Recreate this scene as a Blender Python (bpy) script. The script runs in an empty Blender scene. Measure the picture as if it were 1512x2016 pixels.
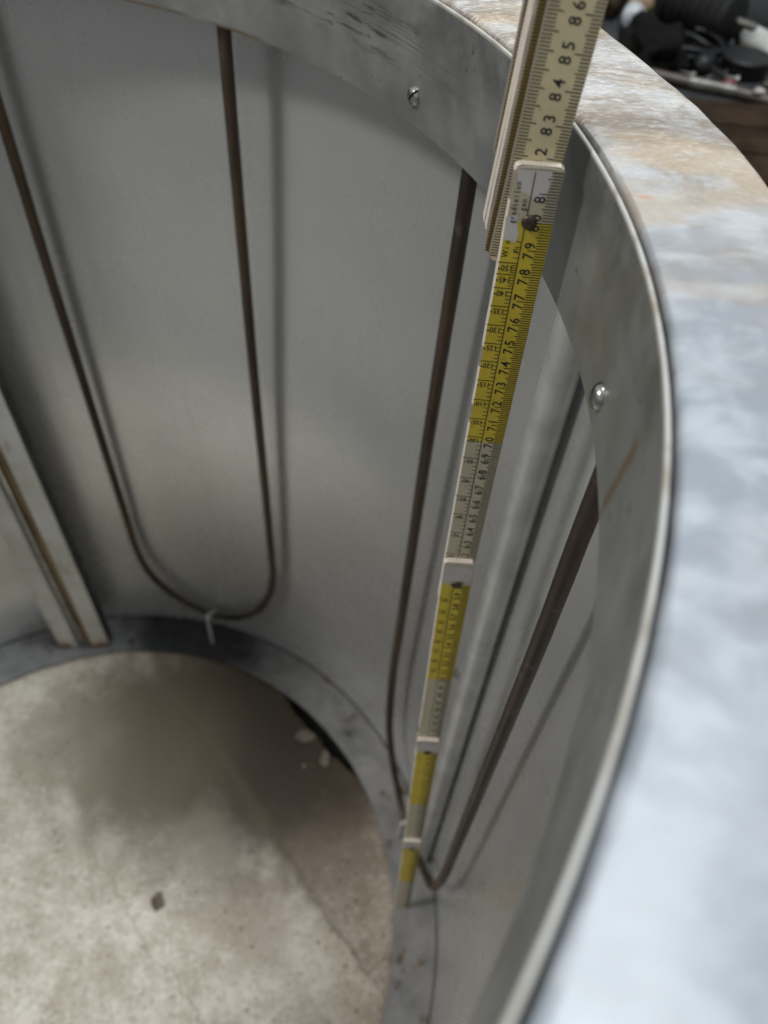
import bpy, bmesh, math, random
from mathutils import Vector, Matrix, noise
random.seed(7)
scene = bpy.context.scene
COL = scene.collection
PI = math.pi
R = math.radians

# ------------------------------------------------------------------ camera
PITCH, ROLL = 0.8803, 0.0875
CAM = Vector((0.2769, -0.1767, 0.9331))
fwd = Vector((0, math.cos(PITCH), -math.sin(PITCH)))
r0 = Vector((1, 0, 0)); u0 = r0.cross(fwd)
rt = math.cos(ROLL) * r0 + math.sin(ROLL) * u0
up = -math.sin(ROLL) * r0 + math.cos(ROLL) * u0
cd = bpy.data.cameras.new('camera'); cam = bpy.data.objects.new('camera', cd); COL.objects.link(cam)
cam.matrix_world = Matrix(((rt.x, up.x, -fwd.x, CAM.x), (rt.y, up.y, -fwd.y, CAM.y), (rt.z, up.z, -fwd.z, CAM.z), (0, 0, 0, 1)))
cd.sensor_fit = 'VERTICAL'; cd.sensor_height = 36; cd.sensor_width = 27
cd.lens = 36 * 1527.08 / 2016
cd.clip_start = 0.01; cd.clip_end = 100
cd.dof.use_dof = True; cd.dof.focus_distance = 0.30; cd.dof.aperture_fstop = 8.0
scene.camera = cam

# ------------------------------------------------------------------ light
world = bpy.data.worlds.new('World'); scene.world = world; world.use_nodes = True
bg = world.node_tree.nodes['Background']
bg.inputs[0].default_value = (0.95, 0.98, 1.0, 1); bg.inputs[1].default_value = 0.33

def area(name, loc, target, size, power, col):
    l = bpy.data.lights.new(name, 'AREA'); l.shape = 'RECTANGLE'; l.size, l.size_y = size
    l.energy = power; l.color = col
    o = bpy.data.objects.new(name, l); COL.objects.link(o); o.location = loc
    o.rotation_euler = (Vector(target) - Vector(loc)).to_track_quat('-Z', 'Y').to_euler()
    return o
area('window_light', (0.58, 0.46, 3.1), (0, 0, 0.6), (0.6, 0.6), 62, (0.87, 0.95, 1.0))
area('room_light', (-1.62, -0.42, 2.65), (0, 0, 0.5), (0.36, 0.36), 32, (1.0, 0.975, 0.94))

scene.view_settings.view_transform = 'Standard'
scene.view_settings.look = 'None'
scene.view_settings.exposure = 0.22
scene.view_settings.gamma = 1.0
scene.view_settings.use_curve_mapping = False
scene.cycles.max_bounces = 10; scene.cycles.glossy_bounces = 7; scene.cycles.diffuse_bounces = 4

# ------------------------------------------------------------------ materials
class N:
    """small node helper"""
    def __init__(s, name):
        s.m = bpy.data.materials.new(name); s.m.use_nodes = True
        s.t = s.m.node_tree; s.b = s.t.nodes['Principled BSDF']
        s.co = s.t.nodes.new('ShaderNodeTexCoord').outputs['Object']
    def link(s, a, b): s.t.links.new(a, b)
    def set(s, **k):
        for a, v in k.items():
            i = s.b.inputs[a.replace('_', ' ')]
            if hasattr(v, 'links'): s.link(v, i)
            else: i.default_value = v if not isinstance(v, tuple) else (*v, 1) if len(v) == 3 else v
        return s
    def mp(s, scale=(1, 1, 1), loc=(0, 0, 0), rot=(0, 0, 0), src=None):
        n = s.t.nodes.new('ShaderNodeMapping'); s.link(src or s.co, n.inputs[0])
        n.inputs['Scale'].default_value = scale; n.inputs['Location'].default_value = loc; n.inputs['Rotation'].default_value = rot
        return n.outputs[0]
    def noise(s, scale, detail=4, rough=0.55, src=None, dist=0):
        n = s.t.nodes.new('ShaderNodeTexNoise'); s.link(src or s.co, n.inputs['Vector'])
        n.inputs['Scale'].default_value = scale; n.inputs['Detail'].default_value = detail
        n.inputs['Roughness'].default_value = rough; n.inputs['Distortion'].default_value = dist
        return n.outputs['Fac']
    def vor(s, scale, src=None):
        n = s.t.nodes.new('ShaderNodeTexVoronoi'); s.link(src or s.co, n.inputs['Vector']); n.inputs['Scale'].default_value = scale
        return n.outputs['Distance']
    def rng(s, v, a, b, c=0.0, d=1.0, smooth=True):
        n = s.t.nodes.new('ShaderNodeMapRange'); n.interpolation_type = 'SMOOTHSTEP' if smooth else 'LINEAR'
        s.link(v, n.inputs[0])
        for i, x in zip((1, 2, 3, 4), (a, b, c, d)): n.inputs[i].default_value = x
        return n.outputs[0]
    def math(s, op, a, b=None):
        n = s.t.nodes.new('ShaderNodeMath'); n.operation = op
        for i, x in enumerate((a, b)):
            if x is None: continue
            if hasattr(x, 'links'): s.link(x, n.inputs[i])
            else: n.inputs[i].default_value = x
        return n.outputs[0]
    def sep(s, src=None):
        n = s.t.nodes.new('ShaderNodeSeparateXYZ'); s.link(src or s.co, n.inputs[0]); return n.outputs
    def dist(s, p, src=None):
        n = s.t.nodes.new('ShaderNodeVectorMath'); n.operation = 'DISTANCE'; s.link(src or s.co, n.inputs[0]); n.inputs[1].default_value = p
        return n.outputs['Value']
    def mix(s, f, a, b):
        n = s.t.nodes.new('ShaderNodeMix'); n.data_type = 'RGBA'
        for i, x in ((0, f), (6, a), (7, b)):
            if hasattr(x, 'links'): s.link(x, n.inputs[i])
            else: n.inputs[i].default_value = x if not isinstance(x, tuple) else (*x, 1)
        return n.outputs[2]
    def bump(s, h, strength=0.3, dist=0.001):
        n = s.t.nodes.new('ShaderNodeBump'); s.link(h, n.inputs['Height'])
        n.inputs['Strength'].default_value = strength; n.inputs['Distance'].default_value = dist
        s.link(n.outputs[0], s.b.inputs['Normal'])
    def worn(s, s_, detail=3): return s.noise(s_, detail)

def plain(name, col, rough=0.5, metal=0.0, var=0.25, scale=60, bump=0.0, spec=0.5):
    n = N(name); f = n.noise(scale, 5); n.b.inputs['Specular IOR Level'].default_value = spec
    c2 = tuple(c * (1 - var) for c in col)
    n.set(Base_Color=n.mix(n.rng(f, .35, .65), c2, col), Roughness=rough, Metallic=metal)
    if bump: n.bump(f, bump, 0.002)
    return n.m

def m_wall():
    n = N('satin_sheet_metal')
    big = n.noise(6, 4); fine = n.noise(40, 6, .6, n.mp((1, 1, .15)))
    c = n.mix(n.rng(big, .3, .7), (.60, .605, .60), (.66, .66, .65))
    c = n.mix(n.math('MULTIPLY', n.rng(fine, .4, .75), .10), c, (.50, .48, .46))
    nick = n.math('MULTIPLY', n.rng(n.vor(24), .035, .015), n.rng(n.noise(6, 2, .5, n.mp(loc=(9, 3, 1))), .5, .6))
    c = n.mix(n.math('MULTIPLY', nick, .6), c, (.85, .84, .82))
    drip = n.noise(1, 5, .6, n.mp((34, 34, 1.3)), .2)
    c = n.mix(n.rng(drip, .56, .74, 0, .30), c, (.44, .42, .40))
    n.set(Base_Color=c, Metallic=.6, Roughness=n.math('ADD', n.rng(n.noise(14, 5), .3, .7, .24, .30), n.rng(drip, .5, .75, 0, .08)))
    return n.m
def m_collar():
    n = N('scuffed_zinc_sheet')
    x, y, z = n.sep()
    ang = n.math('ARCTAN2', y, x)
    comb = n.t.nodes.new('ShaderNodeCombineXYZ'); n.link(ang, comb.inputs[0]); n.link(z, comb.inputs[2])
    st = n.noise(1, 6, .65, n.mp((9, 1, 260), src=comb.outputs[0]), .6)
    band = n.math('MULTIPLY', n.rng(z, .782, .795), n.rng(z, .812, .803))
    st2 = n.noise(1, 5, .6, n.mp((5, 1, 900), src=comb.outputs[0]), .25)
    st = n.math('MAXIMUM', n.math('SUBTRACT', st, .035), n.math('SUBTRACT', st2, .07))
    scr = n.math('MULTIPLY', n.math('MULTIPLY', n.rng(st, .49, .58), band), n.rng(ang, .5, .75, .12, 1))
    top = n.math('MULTIPLY', n.rng(z, .798, .812), n.rng(n.noise(26, 6, .7), .42, .62))
    c = n.mix(n.rng(n.noise(22, 5), .35, .65), (.33, .34, .33), (.42, .43, .42))
    c = n.mix(n.math('MULTIPLY', top, .6), c, (.16, .16, .155))
    c = n.mix(n.math('MULTIPLY', scr, .8), c, (.07, .07, .068))
    dots = n.math('MULTIPLY', n.rng(n.noise(120, 3), .66, .72), .6)
    c = n.mix(dots, c, (.12, .12, .11))
    # rust runs at the lower edge
    edge = n.math('MULTIPLY', n.rng(z, .7698, .7672), n.math('MULTIPLY', n.rng(n.noise(30, 4), .40, .55), n.rng(ang, .85, 1.0)))
    c = n.mix(n.math('MULTIPLY', edge, .9), c, (.22, .12, .04))
    # one ochre run on the near side of the sleeve
    q = n.math('ADD', n.math('ABSOLUTE', n.math('SUBTRACT', n.math('ADD', y, n.math('MULTIPLY', n.math('SUBTRACT', z, .768), .17)), -.034)), n.math('MULTIPLY', n.noise(160, 3), .003))
    run = n.math('MULTIPLY', n.rng(q, .0052, .0018), n.rng(x, .2, .3))
    run = n.math('MULTIPLY', run, n.math('MULTIPLY', n.rng(z, .806, .798), n.rng(n.noise(70, 3), .36, .5)))
    c = n.mix(n.math('MULTIPLY', run, .75), c, (.26, .15, .05))
    hemf = n.rng(z, .8200, .8206)
    c = n.mix(hemf, c, n.mix(n.rng(n.noise(50, 4), .45, .65), (.40, .39, .365), (.28, .24, .19)))
    n.set(Base_Color=c, Metallic=n.math('MULTIPLY', n.math('SUBTRACT', 1.0, hemf), .75), Roughness=n.math('ADD', n.rng(n.noise(60, 5), .3, .7, .36, .55), n.math('MULTIPLY', hemf, .3)))
    n.bump(n.noise(14, 3), .15, .003)
    return n.m
def m_floorpan():
    n = N('stained_zinc_floor')
    a = n.noise(16, 6, .65); b = n.noise(45, 4)
    c = n.mix(n.rng(a, .35, .65), (.20, .20, .195), (.32, .315, .31))
    c = n.mix(n.math('MULTIPLY', n.rng(b, .62, .72), .6), c, (.04, .04, .04))
    c = n.mix(n.math('MULTIPLY', n.rng(n.noise(34, 3, .5, n.mp(loc=(3, 1, 0))), .62, .68), .8), c, (.14, .07, .025))
    soot_shade = n.rng(n.math('ADD', n.dist((.04, .36, 0)), n.math('MULTIPLY', n.noise(30, 4), .10)), .20, .10)
    c = n.mix(n.math('MULTIPLY', soot_shade, .92), c, (.018, .018, .018))
    n.set(Base_Color=c, Metallic=.35, Roughness=n.rng(b, .3, .7, .45, .75)); n.bump(a, .3, .002)
    return n.m
def m_ringstone():
    n = N('veined_white_stone')
    far = n.sep()[1]
    fm = n.rng(far, -.05, .12)
    grain = n.noise(6, 6, .7, n.mp((46, 170, 60), rot=(0, 0, R(12))), .5)
    cloud = n.noise(62, 4, .55, n.mp((1, 1.3, 1)), .3)
    big = n.noise(13, 4, .55)
    vein = n.noise(15, 6, .66, n.mp((1, 2.2, 1), loc=(.3, .1, 0), rot=(0, 0, R(-35))), 1.0)
    c = n.mix(n.rng(n.math('ADD', n.math('MULTIPLY', cloud, .6), n.math('MULTIPLY', big, .4)), .42, .58), (.20, .218, .242), (.30, .318, .342))  # near side carries the skylight's blue tint in its colour
    c = n.mix(n.math('MULTIPLY', fm, .75), c, n.mix(n.rng(cloud, .3, .7), (.35, .325, .30), (.455, .43, .40)))
    c = n.mix(n.math('MULTIPLY', n.math('MULTIPLY', n.rng(vein, .46, .60), n.rng(far, -.06, .10, .10, 1)), .85), c, (.20, .145, .10))
    c = n.mix(n.math('MULTIPLY', n.rng(n.noise(11, 5, .6, n.mp((1, 2.4, 1), loc=(5, 2, 0), rot=(0, 0, R(-25)))), .50, .62), n.rng(far, -.06, .10, .0, .75)), c, (.36, .27, .17))
    gm = n.rng(far, .0, .12, .03, .6)
    c = n.mix(n.math('MULTIPLY', n.rng(grain, .48, .66), gm), c, (.62, .61, .59))
    c = n.mix(n.math('MULTIPLY', n.rng(grain, .47, .34), gm), c, (.24, .20, .165))
    red = n.math('MULTIPLY', n.rng(n.vor(120, n.mp((.5, 1.5, 1))), .20, .08), n.math('MULTIPLY', n.rng(n.noise(18, 2), .54, .64), n.rng(far, -.0, .05)))
    c = n.mix(n.math('MULTIPLY', red, .75), c, (.45, .14, .07))
    n.set(Base_Color=c, Roughness=n.rng(cloud, .3, .7, .36, .5))
    n.bump(n.math('ADD', n.math('MULTIPLY', grain, gm), n.math('MULTIPLY', cloud, 1.0)), .2, .001)
    return n.m
def m_disc(name):
    n = N(name); shard = False
    x, y, z = n.sep()
    mott = n.noise(26, 7, .68); fine = n.noise(190, 5, .65); big = n.noise(7, 4, .55, n.mp(loc=(2, 1, 0)))
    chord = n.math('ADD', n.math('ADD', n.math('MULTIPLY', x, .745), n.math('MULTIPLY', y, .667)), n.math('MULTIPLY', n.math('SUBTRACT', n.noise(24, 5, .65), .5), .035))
    c = n.mix(n.rng(mott, .32, .66), (.43, .36, .275), (.655, .585, .485))
    c = n.mix(n.math('MULTIPLY', n.rng(big, .46, .62), .6), c, (.38, .315, .245))
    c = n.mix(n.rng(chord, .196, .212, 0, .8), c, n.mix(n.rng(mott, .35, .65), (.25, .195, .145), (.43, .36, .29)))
    c = n.mix(n.math('MULTIPLY', n.rng(fine, .52, .68), .5), c, (.75, .72, .66))
    c = n.mix(n.math('MULTIPLY', n.rng(fine, .46, .34), .6), c, (.28, .235, .18))
    # brown blotch near the crack and far-edge patches of soot and painted-in shade, both with their own ragged outline
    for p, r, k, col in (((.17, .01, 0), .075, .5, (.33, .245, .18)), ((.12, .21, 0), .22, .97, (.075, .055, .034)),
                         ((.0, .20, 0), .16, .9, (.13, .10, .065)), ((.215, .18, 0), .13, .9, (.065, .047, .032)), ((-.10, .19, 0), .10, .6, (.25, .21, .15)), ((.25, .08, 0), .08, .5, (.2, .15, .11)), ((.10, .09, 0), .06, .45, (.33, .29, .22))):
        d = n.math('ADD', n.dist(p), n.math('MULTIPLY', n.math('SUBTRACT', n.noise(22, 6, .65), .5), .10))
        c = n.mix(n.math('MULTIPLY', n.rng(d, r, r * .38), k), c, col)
    # fleck field
    fl = n.math('MULTIPLY', n.rng(n.vor(75), .22, .10), n.rng(n.noise(16, 3, .5, n.mp(loc=(1, 4, 0))), .47, .60))
    c = n.mix(n.math('MULTIPLY', fl, .8), c, (.16, .125, .085))
    wh = n.math('MULTIPLY', n.rng(n.vor(60, n.mp(loc=(.4, .2, 0))), .13, .05), n.rng(n.noise(24, 3, .5, n.mp(loc=(7, 4, 0))), .56, .66))
    c = n.mix(n.math('MULTIPLY', wh, .7), c, (.85, .83, .78))
    # hairline crack
    w = n.math('ADD', n.math('MULTIPLY', x, .68), n.math('MULTIPLY', y, .73))
    w = n.math('ADD', n.math('SUBTRACT', w, .0295), n.math('MULTIPLY', n.math('SUBTRACT', n.noise(16, 5, .6), .5), .05))
    cr = n.rng(n.math('ABSOLUTE', w), .0011, .0004)
    if not shard: c = n.mix(n.math('MULTIPLY', cr, n.rng(y, .09, .05, 0, .55)), c, (.20, .15, .10))
    hal = chord
    c = n.mix(n.math('MULTIPLY', n.rng(n.math('ABSOLUTE', n.math('SUBTRACT', hal, .204)), .014, .002), n.rng(y, -.02, .06, 0, .5)), c, (.13, .10, .06))
    c = n.mix(n.math('MULTIPLY', n.rng(n.math('ABSOLUTE', n.math('SUBTRACT', chord, .205)), .0022, .0007), n.rng(y, .20, .12, 0, .45)), c, (.10, .075, .05))
    # two dark bruises
    for p, r in (((.139, .016, 0), .012), ((-.036, -.067, 0), .010), ((.12, .05, 0), .006), ((.19, -.02, 0), .005)):
        d = n.math('ADD', n.dist(p, n.mp((1, 1.0, 1))), n.math('MULTIPLY', n.noise(90, 4), .012))
        c = n.mix(n.rng(d, r + .006, r, 0, .6), c, (.20, .15, .12))
    n.set(Base_Color=c, Roughness=.78)
    n.bump(n.math('ADD', mott, n.math('MULTIPLY', fine, .35)), .45, .002)
    return n.m
def m_paint(name, col, dark):
    n = N(name)
    a = n.noise(55, 5, .6); f = n.noise(420, 3)
    c = n.mix(n.rng(a, .35, .7), col, tuple(v * .86 for v in col))
    c = n.mix(n.math('MULTIPLY', n.rng(n.noise(160, 5, .7), .60, .70), .55), c, dark)
    c = n.mix(n.math('MULTIPLY', n.rng(f, .66, .74), .35), c, (.12, .09, .06))
    n.set(Base_Color=c, Roughness=n.rng(a, .3, .7, .38, .55)); n.bump(f, .12, .0004)
    return n.m
def m_rail():
    n = N('dirty_white_paint')
    a = n.noise(20, 5, .6); z = n.sep()[2]
    c = n.mix(n.rng(a, .35, .7), (.70, .69, .66), (.55, .54, .48))
    c = n.mix(n.math('MULTIPLY', n.rng(n.noise(38, 5, .65, n.mp((1, 1, .35))), .56, .68), .6), c, (.30, .25, .13))
    rust = n.math('MULTIPLY', n.rng(z, .022, .006), n.rng(n.noise(60, 4), .3, .55))
    c = n.mix(rust, c, (.24, .10, .03))
    n.set(Base_Color=c, Roughness=.5); n.bump(a, .15, .001)
    return n.m
def m_rust():
    n = N('rusty_channel')
    a = n.noise(36, 6, .65, n.mp((1, 1, .3)))
    c = n.mix(n.rng(a, .35, .6), (.10, .075, .04), (.24, .165, .075))
    c = n.mix(n.rng(n.noise(50, 3), .62, .7), c, (.30, .11, .03))
    n.set(Base_Color=c, Roughness=.65, Metallic=.2)
    return n.m
def m_rod():
    n = N('oxidised_heater_rod')
    a = n.noise(60, 5, .6, n.mp((1, 1, .12)))
    c = n.mix(n.rng(a, .35, .68), (.040, .031, .026), (.105, .075, .055))
    c = n.mix(n.rng(n.noise(9, 4), .5, .68, 0, .6), c, (.13, .085, .05))
    c = n.mix(n.rng(n.noise(130, 4), .6, .72, 0, .5), c, (.17, .14, .11))
    n.set(Base_Color=c, Metallic=.55, Roughness=n.rng(a, .3, .7, .38, .55))
    n.bump(n.noise(500, 3), .1, .0003)
    return n.m

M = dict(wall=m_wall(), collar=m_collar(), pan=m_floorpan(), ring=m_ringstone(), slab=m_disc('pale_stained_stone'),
         cream=m_paint('cream_ruler_paint', (.60, .52, .32), (.34, .28, .18)), white=m_paint('pale_ruler_paint', (.50, .455, .33), (.30, .26, .19)),
         yellow=m_paint('yellow_ruler_paint', (.62, .48, .04), (.28, .20, .03)), olive=m_paint('shaded_ruler_paint', (.24, .17, .04), (.14, .10, .05)),
         woodedge=m_paint('worn_ruler_edge', (.30, .25, .20), (.70, .66, .58)), lilac=m_paint('worn_lilac_paint', (.60, .565, .55), (.40, .24, .2)), silver=m_paint('worn_hinge_patch', (.50, .48, .46), (.30, .25, .22)),
         tip=m_paint('bare_ruler_tip', (.78, .70, .60), (.40, .28, .2)),
         ink=plain('black_ink', (.02, .017, .014), .6), brownink=plain('brown_ink', (.07, .045, .015), .6),
         rivet=plain('dark_brass_rivet', (.12, .095, .075), .42, .8, .4, 300), steel=plain('bright_screw_steel', (.62, .61, .58), .24, 1.0, .3, 200),
         pipe=plain('grey_steel_tube', (.57, .58, .58), .36, .4, .2, 40), rod=m_rod(), rail=m_rail(), rust=m_rust(), bare=plain('dark_rail_side', (.075, .078, .07), .5, .3, .4, 30),  # bare is the darker colour of one rail's right return
         strip=plain('shiny_strip', (.6, .6, .58), .25, .95, .4, 40), hook=plain('grey_wire', (.7, .7, .67), .4, .2, .4, 100),
         bare2=plain('dull_sleeve_metal', (.16, .15, .13), .45, .6, .5, 60), soot_shade=plain('gap_shade_black', (.025, .024, .022), .8, 0, .5, 30), dark=plain('slot_dark', (.02, .02, .02), .8), shell=plain('white_enamel_shell', (.6, .6, .58), .4),
         crumb=plain('brown_crumb', (.17, .12, .09), .9, 0, .5, 200, .5))

# ------------------------------------------------------------------ mesh helpers
def mesh_obj(name, verts, faces, mats, parent=None, smooth=False, idx=None, loc=None):
    me = bpy.data.meshes.new(name); me.from_pydata([tuple(v) for v in verts], [], faces); me.validate()
    for m in (mats if isinstance(mats, (list, tuple)) else [mats]): me.materials.append(m)
    if idx:
        for p, i in zip(me.polygons, idx): p.material_index = i
    if smooth:
        for p in me.polygons: p.use_smooth = True
    me.update()
    o = bpy.data.objects.new(name, me); COL.objects.link(o)
    if loc is not None: o.location = loc
    if parent:
        o.parent = parent
    return o
def recalc(o):
    bm = bmesh.new(); bm.from_mesh(o.data); bmesh.ops.recalc_face_normals(bm, faces=bm.faces); bm.to_mesh(o.data); bm.free()
    return o
def sharp(o, deg=35):
    bm = bmesh.new(); bm.from_mesh(o.data)
    for e in bm.edges:
        if len(e.link_faces) == 2 and e.calc_face_angle(0) > R(deg): e.smooth = False
    for f in bm.faces: f.smooth = True
    bm.to_mesh(o.data); bm.free(); return o
def lathe(name, prof, mat, parent, seg=160, closed=True, wob=None):
    v, f = [], []
    n = len(prof)
    for i in range(seg):
        a = 2 * PI * i / seg
        for j, (r, z) in enumerate(prof):
            dr, dz = wob(a, j) if wob else (0, 0)
            v.append(((r + dr) * math.cos(a), (r + dr) * math.sin(a), z + dz))
    for i in range(seg):
        k = (i + 1) % seg
        for j in range(n if closed else n - 1):
            l = (j + 1) % n
            f.append((i * n + j, k * n + j, k * n + l, i * n + l))
    return sharp(recalc(mesh_obj(name, v, f, mat, parent)))
def tube_geo(path, rad, seg=12):
    v, f = [], []; n = len(path)
    path = [Vector(p) for p in path]
    t0 = (path[1] - path[0]).normalized()
    nrm = t0.orthogonal().normalized()
    for i, p in enumerate(path):
        t = (path[min(i + 1, n - 1)] - path[max(i - 1, 0)]).normalized()
        nrm = (nrm - t * nrm.dot(t)).normalized(); b = t.cross(nrm)
        rr = rad[i] if isinstance(rad, (list, tuple)) else rad
        for k in range(seg):
            a = 2 * PI * k / seg; v.append(p + (nrm * math.cos(a) + b * math.sin(a)) * rr)
    for i in range(n - 1):
        for k in range(seg):
            l = (k + 1) % seg
            f.append((i * seg + k, i * seg + l, (i + 1) * seg + l, (i + 1) * seg + k))
    f.append(tuple(range(seg))[::-1]); f.append(tuple((n - 1) * seg + k for k in range(seg)))
    return v, f
def tube(name, path, rad, mat, parent, seg=14):
    v, f = tube_geo(path, rad, seg)
    return sharp(recalc(mesh_obj(name, v, f, mat, parent)), 50)
def catmull(pts, sub=8):
    P = [Vector(p) for p in pts]; P = [2 * P[0] - P[1]] + P + [2 * P[-1] - P[-2]]; out = []
    for i in range(1, len(P) - 2):
        for k in range(sub):
            t = k / sub; a, b, c, d = P[i - 1:i + 3]
            out.append(0.5 * ((2 * b) + (c - a) * t + (2 * a - 5 * b + 4 * c - d) * t * t + (3 * b - a - 3 * c + d) * t ** 3))
    out.append(P[-2]); return out
def pol(r, deg, z): return Vector((r * math.cos(R(deg)), r * math.sin(R(deg)), z))
def prism(name, outline, z0, z1, mat, parent, bevel=0.0):
    n = len(outline)
    v = [(x, y, z0) for x, y in outline] + [(x, y, z1) for x, y in outline]
    f = [tuple(range(n))[::-1], tuple(range(n, 2 * n))] + [(i, (i + 1) % n, n + (i + 1) % n, n + i) for i in range(n)]
    o = recalc(mesh_obj(name, v, f, mat, parent))
    if bevel:
        bm = bmesh.new(); bm.from_mesh(o.data)
        top = [e for e in bm.edges if len(e.link_faces) == 2 and e.calc_face_angle(0) > R(60)]
        bmesh.ops.bevel(bm, geom=top, offset=bevel, segments=2, affect='EDGES', profile=.6)
        bm.to_mesh(o.data); bm.free()
    return sharp(o, 40)
def thing(name, label, cat, loc=(0, 0, 0), group=None):
    o = bpy.data.objects.new(name, None); o.empty_display_size = .05; COL.objects.link(o); o.location = loc
    return tag(o, label, cat, group)
def tag(o, label, cat, group=None):
    o['label'] = label; o['category'] = cat
    if group: o['group'] = group
    return o

# ------------------------------------------------------------------ the drum
RW, RS, RO = .3741, .3389, .3878
ZT, ZL = .8216, .7673
drum = thing('heating_drum', 'round sheet metal heating drum with white stone rim and dark heater rods inside', 'drum')
wall = lathe('inner_wall', [(RW, -.034), (RW, .801), (RW + .0012, .801), (RW + .0012, -.034)], M['wall'], drum, 192)
lathe('floor_flange', [(.3232, -.0014), (.3232, -.0004), (.3236, 0), (RW - .0012, 0), (RW - .0012, -.0014)], M['pan'], drum, 160, True, lambda a, j: (.0048 * math.cos(a + .57) if j < 3 else 0, 0))
lathe('bottom_plate', [(.001, -.032), (.001, -.030), (RW - .0005, -.030), (RW - .0005, -.032)], M['soot_shade'], drum, 96)  # coloured black to paint in the shade of the gap round the dish
lathe('gap_strip', [(RW - .0012, -.0012), (RW - .0012, .0005), (RW - .0002, .0016), (RW - .0002, -.0012)], M['soot_shade'], drum, 160)  # black strip stands in for the dark gap between flange and wall
lathe('outer_shell', [(RO - .006, -.06), (RO - .006, .7975), (RO - .0075, .7975), (RO - .0075, -.06)], M['shell'], drum, 128)
lathe('cover_plate', [(RS + .0012, .8025), (RO - .003, .8025), (RO - .003, .801), (RS + .0012, .801)], M['pan'], drum, 128)
def cw(a, j):
    d = noise.noise(Vector((math.cos(a) * 3, math.sin(a) * 3, .3))) * .0006
    return (d, d * .4)
hem = [(RS + .0013 * (1 - math.cos(t)) / 2, .8207 + .0009 * math.sin(t)) for t in [PI * k / 8 for k in range(9)]]
collar = lathe('collar', [(RS, ZL), (RS, .79)] + hem + [(RS + .0013, .8125), (RS + .0012, .8118), (RS + .0009, .8118), (RS + .0009, .79), (RS + .0009, ZL)], M['collar'], drum, 256, True, cw)
def rw(a, j):
    q = Vector((math.cos(a), math.sin(a), j * .05))
    n1 = noise.noise(q * 9) * .0011 + noise.noise(q * 34) * .0006 + noise.noise(q * 90) * .0003
    return (n1 if j in (5, 6, 7, 8, 9) else n1 * .35, noise.noise(q * 12) * .0003)
ri = RS + .0026
ring = lathe('stone_ring', [(ri, .8035), (ri, .8208), (ri + .0003, .8219), (ri + .0010, .8226), (ri + .0022, .8229),
                            (RO - .004, .8229), (RO - .0014, .8223), (RO, .8207), (RO + .0003, .812), (RO, .8035)], M['ring'], drum, 360, True, rw)

# slotted screws round the collar
def screw_mesh():
    v, f = [], []
    rings = [(.0045, 0), (.0044, .0008), (.0038, .0017), (.0027, .0023), (.0013, .0026), (0, .0027)]
    for s in (1, -1):
        base = len(v); m = 9
        for (r, h) in rings:
            for k in range(m):
                t = -PI / 2 + PI * k / (m - 1)
                v.append((s * max(r * math.cos(t), .00055), r * math.sin(t), h))
        for i in range(len(rings) - 1):
            for k in range(m - 1):
                a = base + i * m + k; q = (a, a + 1, a + m + 1, a + m); f.append(q if s > 0 else q[::-1])
        # slot wall
        lo = len(v); v += [(s * .00055, -.0044, .0006), (s * .00055, .0044, .0006)]
        left = [base + i * m for i in range(len(rings))]; right = [base + i * m + m - 1 for i in range(len(rings) - 1, -1, -1)]
        q = [lo] + left + right[1:] + [lo + 1]; f.append(tuple(q))
    b = len(v); v += [(.0044 * math.cos(2 * PI * k / 16), .0044 * math.sin(2 * PI * k / 16), .0006) for k in range(16)]
    f.append(tuple(range(b, b + 16)))
    return v, f
sv, sf = screw_mesh(); smesh = None
for k in range(10):
    az = .65 + 35.3 * k if k < 9 else -36
    ca, sa = math.cos(R(az)), math.sin(R(az))
    if smesh is None:
        o = mesh_obj('screw', sv, sf, [M['steel'], M['dark']], collar, False, [0] * (len(sf) - 1) + [1]); smesh = o.data; sharp(o, 60)
    else:
        o = bpy.data.objects.new('screw', smesh); COL.objects.link(o); o.parent = collar
    zax = Vector((-ca, -sa, 0)); xax = Vector((-sa, ca, 0)); yax = zax.cross(xax)
    tw = R([15, -38, 60, 10, 85, 33, -20, 50, 5, 70][k])
    x2 = xax * math.cos(tw) + yax * math.sin(tw); y2 = zax.cross(x2)
    z = .7798 if k == 1 else .778
    p = pol(RS - .0002, az, z)
    o.matrix_local = Matrix(((x2.x, y2.x, zax.x, p.x), (x2.y, y2.y, zax.y, p.y), (x2.z, y2.z, zax.z, p.z), (0, 0, 0, 1)))

# heater rods: hairpins hanging in front of the wall
def hairpin(pts, clip):
    path = [pol(r, a, z) for a, z, r in pts]
    cp = catmull(path, 7); sd = random.random() * 50
    cp = [p + Vector((noise.noise(Vector((i * .11, sd, 0))), noise.noise(Vector((i * .11, sd, 9))), 0)) * .0007 for i, p in enumerate(cp)]
    o = tube('heater_rod', cp, [.0041 + .00012 * noise.noise(Vector((i * .6, sd, 4))) for i in range(len(cp))], M['rod'], drum, 16)
    # hook that holds the bend: a wire standing on the floor with a loop round the rod
    az, zr, r = clip
    rf = .3445
    e = pol(1, az, 0); Z = Vector((0, 0, 1)); c = pol(r, az, zr)
    pin = [pol(rf, az, -.0005), pol(rf, az, .03), pol(rf, az, zr + .012), pol(rf + .002, az, zr + .0185), pol(rf + .006, az, zr + .019)]
    loop = [c + e * math.cos(t) * .0064 + Z * math.sin(t) * .0064 for t in [PI * (.62 - 1.0 * k / 9) for k in range(10)]]
    tube('hook', pin + loop, .0022, M['hook'], o, 8)
    return o
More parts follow.
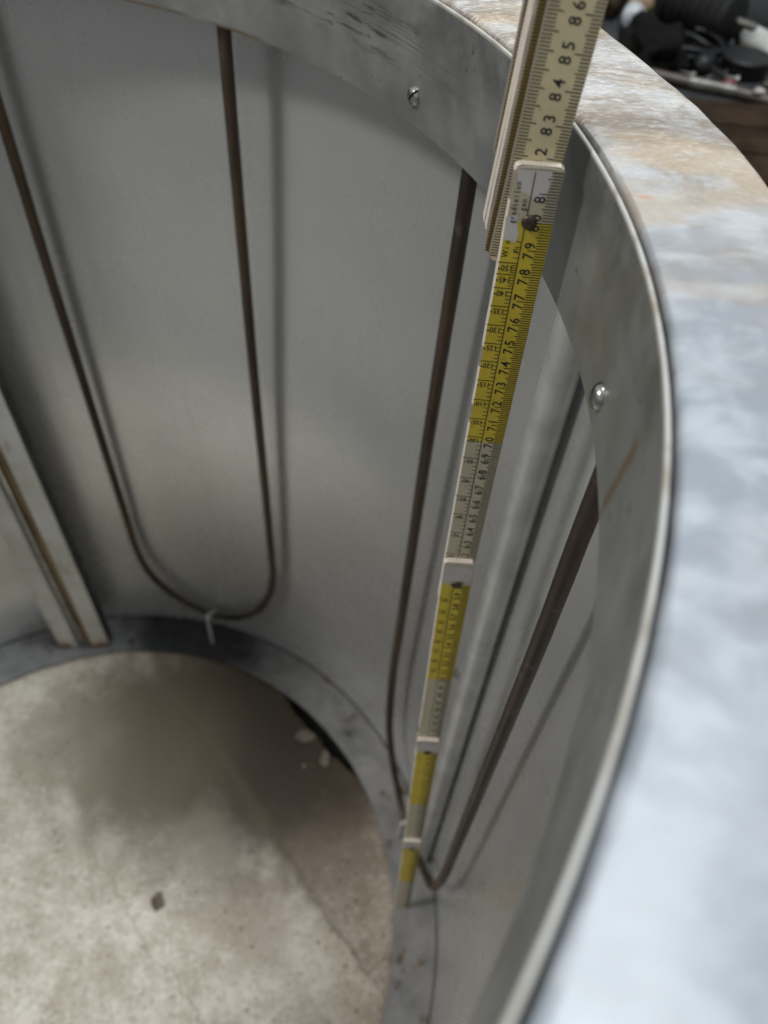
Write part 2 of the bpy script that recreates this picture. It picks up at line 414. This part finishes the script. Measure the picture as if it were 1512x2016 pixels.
u1 = [(91.7, .80, .357), (91.81, .6744, .358), (92.0, .5494, .359), (92.2, .4012, .36), (92.39, .2406, .361), (92.4, .1778, .3615), (91.53, .1284, .362), (88.63, .0847, .362), (84.96, .0604, .362), (80.36, .0456, .362), (75.3, .0515, .362), (69.96, .0850, .362), (66.51, .1300, .362), (64.6, .1853, .3615), (64.25, .2460, .361), (63.9, .4598, .358), (63.30, .6138, .354), (62.59, .7606, .351), (62.4, .80, .3505)]
u2 = [(30.7, .80, .3525), (30.91, .7489, .353), (31.39, .6473, .354), (31.92, .4882, .355), (32.50, .3130, .356), (32.59, .2221, .356), (31.7, .1350, .3555), (29.3, .0830, .355), (25.4, .0440, .354), (20.8, .0240, .353), (14.5, .036, .353), (8.3, .0850, .354), (4.0, .1350, .355), (2.0, .2010, .355), (1.08, .2771, .354), (1.32, .5601, .353), (1.23, .6684, .352), (1.44, .7212, .352), (1.5, .80, .352)]
hairpin(u1, (79.6, .0458, .362))
hairpin(u2, (18.5, .0285, .353))
for c in (137.5, 197, 257, 317):
    hairpin([(c + (77.2 - a), z, r) for a, z, r in u1], (c - 2.4, .0458, .362))

# capillary tube standing against the wall
tp = tube('guide_tube', [pol(.3642, 15.9, .80), pol(.3642, 15.3, .5), pol(.3642, 14.2, .05), pol(.3642, 14.1, .0)], .0086, M['pipe'], drum, 24)
bz = pol(RW - .003, 20.9, .36)
b = mesh_obj('bolt', *(lambda g: g)(tube_geo([pol(RW, 20.9, .36), pol(RW - .003, 20.9, .36), pol(RW - .0032, 20.9, .36), pol(RW - .0055, 20.9, .36)], [.0045, .0045, .0032, .0028], 6)), M['steel'], drum)

# twin rails of the upright channel
def upright(x0, x1, y0, y1, yb0, yb1, mat, name, side=None):
    # folded channel: face plate with two returns towards the wall
    t = .0016
    out = [(x0, y0), (x1, y1), (x1, yb1), (x1 - t, yb1), (x1 - t, y1 + t), (x0 + t, y0 + t), (x0 + t, yb0), (x0, yb0)]
    o = prism(name, out, .002, .80, mat, drum, .0004)
    if side:
        o.data.materials.append(side)
        for p in o.data.polygons:
            if p.normal.x > .8 and p.center.x > x1 - .0005: p.material_index = 1
    return o
upright(-.1345, -.1118, .3112, .3132, .335, .337, M['rail'], 'upright_rail')
upright(-.0915, -.0715, .3150, .3208, .333, .3345, M['rail'], 'upright_rail', M['bare'])  # right return coloured darker than the rest of the rail
prism('channel_back', [(-.1112, .338), (-.0919, .340), (-.0919, .3425), (-.1112, .3405)], .001, .80, M['rust'], drum)
prism('channel_side', [(-.1020, .3190), (-.0919, .3180), (-.0919, .3395), (-.0932, .3395), (-.0932, .3196), (-.1020, .3205)], .001, .80, M['rust'], drum)
tube('slide_rod', [(-.1060, .3190, .0), (-.1060, .3190, .4), (-.1058, .3190, .80)], .0026, M['strip'], drum, 12)

# ------------------------------------------------------------------ loose stone disc, cracked in two
DC = Vector((.0051, -.0033)); DR = .3203
crack = [(.033, .315), (.041, .275), (.056, .237), (.075, .212), (.100, .188), (.122, .167), (.146, .142), (.172, .113), (.197, .089), (.214, .064), (.232, .038), (.244, .018), (.254, 0), (.268, -.018), (.282, -.036), (.284, -.062), (.277, -.095), (.279, -.165)]
def jag(pts, amp, sub=4):
    out = []
    for i in range(len(pts) - 1):
        a, b = Vector(pts[i]), Vector(pts[i + 1]); n_ = Vector((-(b - a).y, (b - a).x)).normalized()
        for k in range(sub):
            p = a.lerp(b, k / sub); w = noise.noise(Vector((p.x * 60, p.y * 60, 1))) * amp + noise.noise(Vector((p.x * 220, p.y * 220, 4))) * amp * .5
            out.append(p + n_ * w)
    out.append(Vector(pts[-1])); return out
ck = jag(crack, .004)
def crack_dist(p):
    best, sgn = 9, 1
    for i in range(len(ck) - 1):
        a, b = ck[i], ck[i + 1]; d = b - a; t = max(0, min(1, (p - a).dot(d) / d.length_squared)); q = a + d * t
        l = (p - q).length
        if l < best: best = l; sgn = 1 if d.x * (p - a).y - d.y * (p - a).x > 0 else -1
    return best, sgn
def dish_mesh():
    NR, NA = 110, 420
    v, f, keep = [], [], {}
    for i in range(NR + 1):
        r = .331 * (i / NR) ** .8
        for k in range(NA):
            a = 2 * PI * k / NA
            p = Vector((r * math.cos(a), r * math.sin(a)))
            z = -.017
            t = max(0, (r - .235) / .09); z += .0115 * min(1, t) ** 2 * (1.5 - .5 * min(1, t))
            q = Vector((p.x * 26, p.y * 26, 0)); z += noise.noise(q) * .0006 + noise.noise(q * 4) * .0003
            if -.17 < p.y < .33 and p.x > 0 and .1 < p.x * .745 + p.y * .667 < .32:
                d, sg = crack_dist(p)
                if d < .0035: z -= .0012 * (1 - d / .0035)
                if sg > 0: z -= .0007
            deg = math.degrees(a)
            if 33 < deg < 60:
                u = (deg - 33) / 27
                lim = .329 - .021 * math.sin(PI * u) ** .7 * (.8 + .7 * noise.noise(Vector((deg * .16, 1, 0))) + .12 * noise.noise(Vector((deg * .9, 5, 0))))
                if r > lim - .004: z -= .003 * max(0, min(1, (r - lim + .004) / .004))
                if r > lim:
                    p = p * ((lim + .04 * (r - lim)) / r); z -= .004 * min(1, (r - lim) / .006)
            v.append((p.x, p.y, z))
    for i in range(NR):
        for k in range(NA):
            l = (k + 1) % NA; q = (i * NA + k, (i + 1) * NA + k, (i + 1) * NA + l, i * NA + l)
            if i == 0:
                q = (k, NA + k, NA + l)
                q = (0, NA + k, NA + l)
            if any(keep.get(x) is False for x in q): continue
            f.append(q)
    n = len(v)
    return v, f
dv, df = dish_mesh()
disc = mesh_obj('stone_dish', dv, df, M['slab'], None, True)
bm = bmesh.new(); bm.from_mesh(disc.data)
bmesh.ops.delete(bm, geom=[x for x in bm.verts if not x.link_faces], context='VERTS')
bm.normal_update()
ret = bmesh.ops.extrude_face_region(bm, geom=bm.faces[:])
for g in ret['geom']:
    if isinstance(g, bmesh.types.BMVert): g.co.z -= .004
bmesh.ops.recalc_face_normals(bm, faces=bm.faces); bm.to_mesh(disc.data); bm.free(); sharp(disc, 50)
tag(disc, 'round stained pale stone dish with a diagonal crack, set into the drum floor', 'stone dish')
def lump(name, loc, s, mat, seed, label, cat):
    bm = bmesh.new(); bmesh.ops.create_icosphere(bm, subdivisions=3, radius=1)
    for v in bm.verts:
        k = 1 + .45 * noise.noise(v.co * 1.3 + Vector((seed, 0, 0))) + .25 * noise.noise(v.co * 3.1 + Vector((0, seed, 0))); v.co = Vector((v.co.x * s[0] * k, v.co.y * s[1] * k, max(v.co.z * s[2] * k, -s[2] * .5)))
    me = bpy.data.meshes.new(name); bm.to_mesh(me); bm.free(); me.materials.append(mat)
    o = bpy.data.objects.new(name, me); COL.objects.link(o); o.location = (loc[0], loc[1], loc[2] + s[2] * .5)
    return tag(o, label, cat)
lump('crumb', (.0654, .0226, -.0165), (.0070, .0085, .004), M['crumb'], 8.4, 'small dark brown crumb lying on the pale disc', 'crumb')

pale = plain('pale_broken_stone', (.30, .25, .20), .85, 0, .35, 120, .5)
lump('stone_flake', (.2035, .2235, -.0105), (.012, .007, .006), pale, 11, 'larger pale stone flake at the broken far edge of the dish', 'stone flake')
lump('stone_flake', (.2310, .1960, -.0100), (.006, .010, .005), pale, 17, 'smaller pale stone flake at the broken edge nearer the ruler', 'stone flake')

# ------------------------------------------------------------------ folding ruler
J = [Vector(p) for p in ((.33431, .03170, 0.0003), (.32837, .03945, .19970), (.32237, .04745, .39945), (.31752, .05578, .59924), (.31616, .06421, .79902), (.3166, .0685, .99893))]
TW, TH = .0160, .0030
ruler = thing('folding_ruler', 'worn yellow and cream wooden folding ruler standing upright in the drum', 'ruler', J[0])
glyphs = {}
dg = None
def glyph(ch):
    if ch not in glyphs:
        c = bpy.data.curves.new('g', 'FONT'); c.body = ch; c.size = 1; c.resolution_u = 2; c.offset = .010
        o = bpy.data.objects.new('g', c); COL.objects.link(o)
        d = bpy.context.evaluated_depsgraph_get(); d.update()
        me = o.evaluated_get(d).to_mesh()
        vs = [(v.co.x, v.co.y) for v in me.vertices]; fs = [tuple(p.vertices) for p in me.polygons]
        w = max([x for x, y in vs]) if vs else .3; x0 = min([x for x, y in vs]) if vs else 0
        glyphs[ch] = (vs, fs, x0, w)
        o.evaluated_get(d).to_mesh_clear(); bpy.data.objects.remove(o); bpy.data.curves.remove(c)
    return glyphs[ch]
class Ink:
    def __init__(s): s.v = []; s.f = []
    def rect(s, u0, u1, s0, s1):
        b = len(s.v); s.v += [(u0, s0), (u1, s0), (u1, s1), (u0, s1)]; s.f.append((b, b + 1, b + 2, b + 3))
    def char(s, ch, pos, h, mode, wx=1.0):
        vs, fs, x0, w = glyph(ch); b = len(s.v); k = h / .70; cx = (x0 + w) / 2
        for x, y in vs:
            x = (x - cx) * k * wx; y = (y - .35) * k
            if mode == 'up': p = (pos[0] - y, pos[1] + x)      # reads upwards, tops to the left
            else: p = (pos[0] - x, pos[1] - y)                 # upside down
            s.v.append(p)
        s.f += [tuple(b + i for i in q) for q in fs]
    def text(s, t, pos, h, mode, adv):
        n = len(t)
        for i, ch in enumerate(t):
            d = (i - (n - 1) / 2) * adv
            if ch != ' ': s.char(ch, (pos[0], pos[1] + d) if mode == 'up' else (pos[0] - d, pos[1]), h, mode, .85)
ANG = [(25, 51.2), (30, 52.35), (35, 53.5), (40, 54.55), (45, 55.6), (50, 56.55), (55, 57.6), (60, 58.75), (65, 60.35), (70, 62.2), (75, 63.9), (80, 65.25), (85, 66.5), (90, 67.75), (95, 69.0), (100, 70.27), (105, 71.3), (110, 72.32), (115, 73.32), (120, 74.26), (125, 75.10), (130, 75.93), (135, 76.75), (140, 77.5), (145, 78.05), (150, 78.5)]
wm = [M['woodedge'], M['woodedge'], M['woodedge'], M['tip']]
def seg_frame(k, lat=0.0, back=0.0):
    a, b = J[k].copy(), J[k + 1].copy()
    ax = (b - a).normalized()
    w = Vector((1, 0.0, 0)); w = (w - ax * w.dot(ax)).normalized()          # towards the right edge
    nf = w.cross(ax).normalized()                                            # front face normal (towards the camera side)
    if nf.y > 0: nf = -nf
    a = a - nf * .0016 + w * lat - nf * back; b = b + nf * .0016 + w * lat - nf * back
    ax = (b - a).normalized(); nf2 = (nf - ax * nf.dot(ax)).normalized()
    return a, ax, w, nf2
def ruler_segment(k, c0, c1, lat=0, back=0, name='ruler_segment', cut=None, zinv=False, mats=None, s0=None, s1=None):
    """k joint index; c0..c1 centimetres; u = -8..8 mm across"""
    a, ax, w, nf = seg_frame(k, lat, back)
    base = k * 20
    S0 = (c0 - base) / 100 - .0172 if s0 is None else (s0 - base) / 100
    S1 = (c1 - base) / 100 + .0190 if s1 is None else (s1 - base) / 100
    if k == 0 and s0 is None: S0 = 0
    mid = (c0 + 10 - base) / 100
    ends = [(S0, .0066), (S0 + .0007, .0077), (S0 + .002, .008)] if k else [(S0, .008)]
    rows = ends
    m = 24
    for i in range(1, m): 
        s = S0 + .002 + (S1 - S0 - .004) * i / m
        rows.append((s, .008 + noise.noise(Vector((s * 90, k * 3 + lat * 900, 0))) * .00016))
    rows += [(mid, .008), ((c1 - base) / 100, .008)]
    rows += [(S1 - .002, .008), (S1 - .0007, .0077), (S1, .0066)]
    rows = sorted(set(rows))
    v, f, idx = [], [], []
    for s, h in rows:
        for (u, d) in ((-h, -.0006), (-h + .0006, 0), (h - .0003, 0), (h, -.0003), (h, -TH + .0003), (h - .0003, -TH), (-h + .0003, -TH), (-h, -TH + .0003)):
            q = a + ax * s + w * u + nf * d; v.append(q - J[0])
    n = 8
    for i in range(len(rows) - 1):
        sm = (rows[i][0] + rows[i + 1][0]) / 2
        col = (0 if sm > mid else 1) if k % 2 == 1 or True else 0
        if rows[i][0] < mid: col = 0
        elif rows[i][0] < (c1 - base) / 100 - 1e-5: col = 1
        else: col = 0
        for j in range(n):
            l = (j + 1) % n; f.append((i * n + j, i * n + l, (i + 1) * n + l, (i + 1) * n + j)); idx.append((3 if (mats is None or mats is wm) and noise.noise(Vector((rows[i][0] * 60, k, 3))) > -.35 else 2) if j in (0, 7) else 2 if j in (6, 3, 4) else col)
    f.append(tuple(range(n))[::-1]); idx.append(3); f.append(tuple((len(rows) - 1) * n + j for j in range(n))); idx.append(3)
    return recalc(mesh_obj(name, v, f, mats or [M['white'], M['yellow'], M['woodedge'], M['tip']], ruler, False, idx)), (a, ax, w, nf)
def ink_obj(ink, fr, parent, mat, k, h=.00012, name='printed_scale'):
    a, ax, w, nf = fr
    v = [a + ax * s + w * u + nf * h - J[0] for u, s in ink.v]
    return mesh_obj(name, v, ink.f, mat, parent)
def scale_ink(base, lo, hi, angles=True, both=False):
    ik = Ink()
    mm = int(round(lo * 10))
    while mm <= hi * 10 + .01:
        s = mm / 1000 - base / 100; e = .0078
        L = .0064 if mm % 10 == 0 else (.0046 if mm % 5 == 0 else .0038)
        if both: L *= .78
        ik.rect(e - L, e, s - .00017, s + .00017)
        if both:
            L2 = .0046 if mm % 5 == 0 else .0031
            ik.rect(-e, -e + L2, s - .00017, s + .00017)
        if mm % 10 == 0 and mm > 0:
            t = str(mm // 10)
            worn = t == '81'
            uc = .0019 if not both else .0008
            hgt = .0037 if not both else .0036
            for i, ch in enumerate(t):
                if worn and i == 1 and not both: continue
                if len(t) == 1: ik.char(ch, (uc, s - .0016), hgt, 'up', .95)
                else: ik.char(ch, (uc - (.0004 if both else 0), s + (-.0019 if i == 0 else .0019)), hgt, 'up', .95)
        mm += 1
    if angles:
        div = -.0011
        ik.rect(div - .00016, div + .00016, lo / 100 - base / 100 + (0 if lo > base else .002), hi / 100 - base / 100)
        A = [x for x in ANG if lo - .01 <= x[1] <= hi + .01]
        for i, (d, s) in enumerate(A):
            y = (s - base) / 100
            ik.rect(-.0078, div, y - .00015, y + .00015)
            ik.text(str(d), (-.0044, y - .0022), .0023, 'down', .0014)
            n_ = len(str(d)); ik.rect(-.0044 - (n_ / 2 + .55) * .00125 - .0004, -.0044 - (n_ / 2 + .55) * .00125 + .0003, y - .0028, y - .0022)
            nxt = A[i + 1][1] if i + 1 < len(A) else s + 1.0
            for j in range(1, 5):
                yy = (s + (nxt - s) * j / 5 - base) / 100
                if yy < (hi - base) / 100: ik.rect(div - .0019, div, yy - .00014, yy + .00014)
    return ik
def rivet(fr, s, parent):
    a, ax, w, nf = fr
    c = a + ax * s - J[0]; v, f = [], []
    prof = [(.0026, .0), (.0026, .0003), (.0022, .0008), (.0012, .0011), (.0005, .0009), (0, .00085)]
    m = 16
    for r, h in prof:
        for i in range(m):
            t = 2 * PI * i / m; v.append(c + w * (r * math.cos(t)) + ax * (r * math.sin(t)) + nf * h)
    for i in range(len(prof) - 1):
        for j in range(m): l = (j + 1) % m; f.append((i * m + j, i * m + l, (i + 1) * m + l, (i + 1) * m + j))
    return mesh_obj('rivet', v, f, M['rivet'], parent, True)
for k in range(4):
    o, fr = ruler_segment(k, k * 20, k * 20 + 20)
    base = k * 20
    ik = scale_ink(base, base + (0 if k == 0 else .1), base + 20 if k < 3 else 81.7, k >= 2)
    if k == 2: pass
    if k == 3:
        ik.text('Win', (-.0060, .1905), .0021, 'up', .0022)
        ik.text('n', (-.0030, .1898), .0024, 'up', .0022)
        ik.text('gradteilun', (-.0058, .2065), .0019, 'up', .00145)
        ik.text('gen', (-.0030, .2060), .0019, 'up', .00145)
    ink_obj(ik, fr, o, M['ink'], k)
    # worn bare patch above each hinge and pale worn tip
    a, ax, w, nf = fr
    if k < 3:
        pt = Ink(); pt.rect(-.0075, .0075, .2035, .2160); ink_obj(pt, fr, o, M['silver'], k, .0002, 'worn_patch')
    else:
        pt = Ink(); 
        import_pts = [(-.0072 + .0006 * math.sin(3 * t), t) for t in (0,)]
        poly = [(-.0078, .2015), (-.0075, .1935), (-.0030, .1925), (-.0026, .1960), (-.0040, .2000), (-.0040, .2025)]
        pt.v = poly; pt.f = [tuple(range(len(poly)))]; ink_obj(pt, fr, o, M['lilac'], k, .00006, 'worn_patch')
        poly = [(-.0068, .2176), (-.0062, .2130), (-.0045, .2105), (-.0012, .2090), (.0010, .2072), (.0026, .2078), (.0038, .2095), (.0044, .2120), (.0052, .2145), (.0044, .2176)]
        pt = Ink(); pt.v = poly; pt.f = [tuple(range(len(poly)))]; ink_obj(pt, fr, o, M['lilac'], k, .00006, 'worn_patch')
    tp_ = Ink(); n_ = 12
    xs = [-.0070 + .014 * i / n_ for i in range(n_ + 1)]
    lo = [(x, .2178 + .0006 * math.sqrt(max(0, 1 - (x / .0072) ** 2)) - .0002 + .0002 * noise.noise(Vector((x * 700, k, 0)))) for x in xs]
    hi = [(x, .2189 - .0009 * (abs(x) / .007) ** 4) for x in xs]
    tp_.v = lo + hi[::-1]; tp_.f = [tuple(range(len(tp_.v)))]
    ink_obj(tp_, fr, o, M['tip'], k, .00025, 'worn_tip')
    rivet(fr, .2002, o)
# fifth limb, leaning a little to the right, and the limbs still folded behind it
J[4] = J[4]
def upper(k, lat, back, s0, s1, tilt, both, mats=None, ink=True, nm='ruler_segment'):
    global J
    keep = J[5].copy(); J[5] = J[4] + (Vector((.0001, .0083, .1998)) + Vector((tilt, 0, 0))).normalized() * .2
    o, fr = ruler_segment(4, 80, 100, lat, back, nm, None, False, mats, s0, s1)
    if ink:
        ik = scale_ink(80, s0 + .3 if s0 > 80 else max(s0, 78.5) , 96, False, True)
        ink_obj(ik, fr, o, M['ink'] if ink == 'ink' else M['brownink'], 4)
    J[5] = keep
    return o
cm = [M['cream'], M['yellow'], M['woodedge'], M['tip']]
upper(4, -.0020, 0, 78.3, 101.7, .010, True, cm, ink='ink')
om = [M['olive'], M['olive'], M['woodedge'], M['tip']]  # yellow paint darkened to carry the shade on the limbs behind
upper(4, -.0040, .0034, 78.4, 101.7, .008, True, om)
upper(4, -.0048, .0066, 79.0, 101.6, .008, False, wm, False)
upper(4, -.0056, .0098, 79.1, 101.6, .009, False, wm, False)
upper(4, -.0064, .0130, 81.3, 101.6, .008, True, om)

# ------------------------------------------------------------------ workbench and clutter behind
BZ = .58
floor = mesh_obj('floor', [(-6, -6, -.06), (6, -6, -.06), (6, 6, -.06), (-6, 6, -.06)], [(0, 1, 2, 3)], plain('concrete', (.16, .155, .15), .8, 0, .3, 6)); floor['kind'] = 'structure'
bench = thing('workbench', 'dark grey workbench top covered with clutter behind the stone rim', 'workbench', (.95, .95, -.06))
def boxp(name, x0, x1, y0, y1, z0, z1, mat, par, bev=.003):
    l = par.location
    return prism(name, [(x0 - l.x, y0 - l.y), (x1 - l.x, y0 - l.y), (x1 - l.x, y1 - l.y), (x0 - l.x, y1 - l.y)], z0 - l.z, z1 - l.z, mat, par, bev)
m_bench = plain('dark_bench_top', (.035, .036, .038), .85, 0, .5, 14, 0, .15)
boxp('bench_top', .30, 1.7, .52, 1.7, BZ - .03, BZ, m_bench, bench)
for x in (.34, 1.62):
    for y in (.56, 1.63): boxp('leg', x, x + .05, y, y + .05, -.06, BZ - .0301, m_bench, bench)
black = plain('black_cloth', (.006, .006, .005), .95, 0, .5, 60, .8, .1)
blackp = plain('black_plastic', (.006, .006, .0065), .5, 0, .5, 40, 0, .3)
castm = plain('sooty_cast_metal', (.010, .010, .009), .7, .2, .6, 50, .3, .3)
tan = plain('tan_wood', (.30, .20, .11), .55, 0, .5, 22)
tan2 = plain('pale_handle_end', (.42, .44, .47), .5, 0, .3, 30)
whitep = plain('white_plastic', (.48, .48, .44), .4, 0, .35, 40)
brown = plain('dark_brown_wood', (.030, .019, .011), .9, 0, .5, 30, .3, .08)
grey = plain('grey_plastic_box', (.085, .09, .097), .5, 0, .3, 20)
rubber = plain('brown_rubber', (.055, .035, .027), .5, 0, .5, 60)
paper = plain('pinkish_paper', (.42, .37, .34), .8, 0, .4, 40)
redp = plain('dark_red_cap', (.14, .02, .02), .45, 0, .3, 40)
def V(x, y, z=0.0): return Vector((x, y, BZ + z))
def heap(name, loc, sc, mat, seed, label, cat, sub=4, amp=.45):
    bm = bmesh.new(); bmesh.ops.create_icosphere(bm, subdivisions=sub, radius=1)
    for v in bm.verts:
        c = v.co.copy(); k = 1 + amp * noise.noise(c * 1.6 + Vector((seed, 0, 0))) + amp * .45 * noise.noise(c * 4.5 + Vector((0, seed, 0))) + amp * .2 * noise.noise(c * 11 + Vector((0, 0, seed)))
        v.co = Vector((c.x * sc[0] * k, c.y * sc[1] * k, max(0, (c.z + .2) * sc[2] * k)))
    for f in bm.faces: f.smooth = True
    me = bpy.data.meshes.new(name); bm.to_mesh(me); bm.free(); me.materials.append(mat)
    o = bpy.data.objects.new(name, me); COL.objects.link(o); o.location = loc
    return tag(o, label, cat)
def loc_tube(name, pts, rad, mat, root, seg=20): return tube(name, [Vector(p) - root.location for p in pts], rad, mat, root, seg)
# rag, motor, coil
heap('black_rag', V(.545, .845, .001), (.035, .06, .035), black, 2.0, 'crumpled black rag on the bench close behind the stone rim', 'rag')
mo = thing('electric_motor', 'sooty black electric motor with cooling fins lying on the bench', 'motor', V(.605, .925))
a, b = V(.575, .955, .036), V(.640, .890, .036); d = (b - a).normalized()
loc_tube('housing', [a - d * .006, a, b, b + d * .006], [.022, .029, .029, .020], castm, mo)
for k in range(7): c = a.lerp(b, .12 + .125 * k); loc_tube('fin', [c - d * .0012, c + d * .0012], .0305, castm, mo)
loc_tube('shaft', [b + d * .004, b + d * .03], .0045, M['bare2'], mo, 10)
loc_tube('mounting_foot', [a.lerp(b, .3) - Vector((0, 0, .036)), a.lerp(b, .7) - Vector((0, 0, .036))], .012, castm, mo, 4)
co = thing('cable_coil', 'loose coil of black cable lying in front of the motor', 'cable', V(.59, .855))
pts = []
for i in range(120):
    t = i / 119 * 2 * PI * 3.2; rr = .030 + .004 * math.sin(t * .7 + 1)
    pts.append(V(.588 + rr * math.cos(t) * 1.15, .858 + rr * math.sin(t), .006 + .0045 * (t / (2 * PI)) + .003 * math.sin(t * 2.3)))
loc_tube('cord', pts, .0036, blackp, co, 8)
loc_tube('plug', [V(.612, .836, .012), V(.606, .826, .012), V(.602, .815, .012)], [.006, .009, .0085], blackp, co, 12)
# spool with black flange ends
sp = thing('thread_spool', 'white spool with a black round end lying behind the black tin', 'spool', V(.680, .878))
a, b = V(.668, .902, .0165), V(.692, .855, .0158); d = (b - a).normalized()
loc_tube('barrel', [a, a.lerp(b, .1), a.lerp(b, .9), b], [.013, .0145, .0155, .0135], whitep, sp)
loc_tube('end_cap', [a - d * .006, a - d * .0055, a - d * .0002], [.0125, .0145, .0145], blackp, sp)
loc_tube('hub', [a - d * .0085, a - d * .006], .006, grey, sp)
st_ = thing('thin_stick', 'thin pale stick lying slanted beside the white spool', 'stick', V(.70, .93)); loc_tube('stick', [V(.695, .905, .036), V(.75, 1.02, .0025)], .0024, tan, st_, 8)
tin = thing('black_tin', 'round black lidded tin in front of the white spool', 'tin', V(.650, .828))
lathe('tin_body', [(.001, 0), (.025, 0), (.027, .002), (.027, .014), (.001, .014)], blackp, tin, 40)
lathe('lid', [(.001, .0145), (.0285, .0145), (.029, .019), (.027, .0212), (.022, .0205), (.001, .0205)], blackp, tin, 40)
kn = thing('ball_knob', 'small black ball knob on a short stalk by the brown hose', 'knob', V(.600, .812))
loc_tube('stalk', [V(.622, .800, .005), V(.606, .809, .011)], .003, castm, kn, 8)
bm = bmesh.new(); bmesh.ops.create_uvsphere(bm, u_segments=20, v_segments=12, radius=.0125)
for v in bm.verts:
    if v.co.z < -.0095: v.co.z = -.0095
me = bpy.data.meshes.new('ball'); bm.to_mesh(me); bm.free(); me.materials.append(blackp)
for p in me.polygons: p.use_smooth = True
o = bpy.data.objects.new('ball', me); COL.objects.link(o); o.parent = kn; o.location = (-.002, .003, .0096)
# hose
hose = thing('rubber_hose', 'brown rubber hose with a dull metal sleeve lying across the bench', 'hose', V(.62, .755))
hp = catmull([V(.50, .80, .0065), V(.54, .785, .0065), V(.575, .772, .0065), V(.623, .757, .0065), V(.66, .738, .0065), V(.69, .708, .0065), V(.71, .66, .0065)], 6)
loc_tube('hose_pipe', hp, .0060, rubber, hose, 14)
loc_tube('sleeve', [V(.576, .7717, .0066), V(.600, .7645, .0066), V(.624, .7567, .0066)], .0069, M['bare2'], hose, 16)
heap('pink_eraser', V(.646, .745, .0125), (.007, .005, .004), paper, 4.0, 'tiny pinkish scrap lying on the brown hose', 'scrap', 2, .2)
heap('red_cap', V(.625, .785, .0), (.010, .008, .007), redp, 6.0, 'small dark red cap beside the hose', 'cap', 3, .12)
# board, handle, box, paper
tray = thing('wooden_board', 'dark brown wooden board on the bench beside the outer rim', 'board', V(.61, .645))
for k in range(3): prism('plank', [(-.09 + .0, -.10 + .058 * k), (.15, -.10 + .058 * k), (.15, -.0435 + .058 * k), (-.09, -.0435 + .058 * k)], .0, .010 + .0008 * k, brown, tray, .0015)
h = thing('hand_brush', 'broad tan wooden hand brush with a pale end behind the ruler', 'brush', V(.545, .96))
loc_tube('grip', [V(.535, .945, .016), V(.548, .975, .018), V(.570, 1.025, .020), V(.60, 1.09, .019), V(.63, 1.16, .017)], [.0135, .0165, .018, .017, .014], tan, h, 16)
loc_tube('end_ferrule', [V(.5285, .929, .0145), V(.5300, .932, .0145), V(.535, .9449, .016)], [.009, .012, .0142], tan2, h, 16)
hb = thing('dark_file', 'dark brown wooden file handle beside the tan brush', 'file', V(.51, 1.0)); loc_tube('grip', [V(.507, .965, .012), V(.512, .985, .014), V(.53, 1.04, .014), V(.545, 1.08, .012)], [.008, .013, .0135, .010], brown, hb, 14)
gb = thing('grey_box', 'grey plastic storage box behind the motor and spool', 'box', V(.72, 1.06))
prism('box_body', [(-.075, -.055), (.12, -.085), (.15, .06), (-.05, .09)], .0, .05, grey, gb, .004)
prism('lid', [(-.079, -.059), (.124, -.089), (.154, .064), (-.054, .094)], .0503, .058, grey, gb, .003)
heap('crumpled_paper', V(.640, 1.0, .0), (.022, .022, .026), paper, 8.0, 'crumpled pinkish paper between the motor and the grey box', 'paper', 4, .5)

# small metal bits scattered between the bigger things
for i, (x, y, an, l) in enumerate(((.615, .835, .4, .02), (.628, .815, 1.9, .014), (.585, .80, 2.6, .018), (.668, .79, .2, .016), (.675, .80, 1.2, .012), (.60, .79, 1.0, .012), (.56, .905, .5, .018), (.69, .83, 2.2, .015), (.635, .80, 2.9, .011))):
    bt = thing('bolt', 'small dull metal bolt lying loose on the workbench', 'bolt', V(x, y), 'loose bolts on the bench')
    d = Vector((math.cos(an), math.sin(an), 0)); c = V(x, y, .0042)
    loc_tube('shank', [c, c + d * l], .0024, M['bare2'], bt, 8)
    loc_tube('bolt_head', [c - d * .004, c - d * .0001], .0042, M['bare2'], bt, 6)
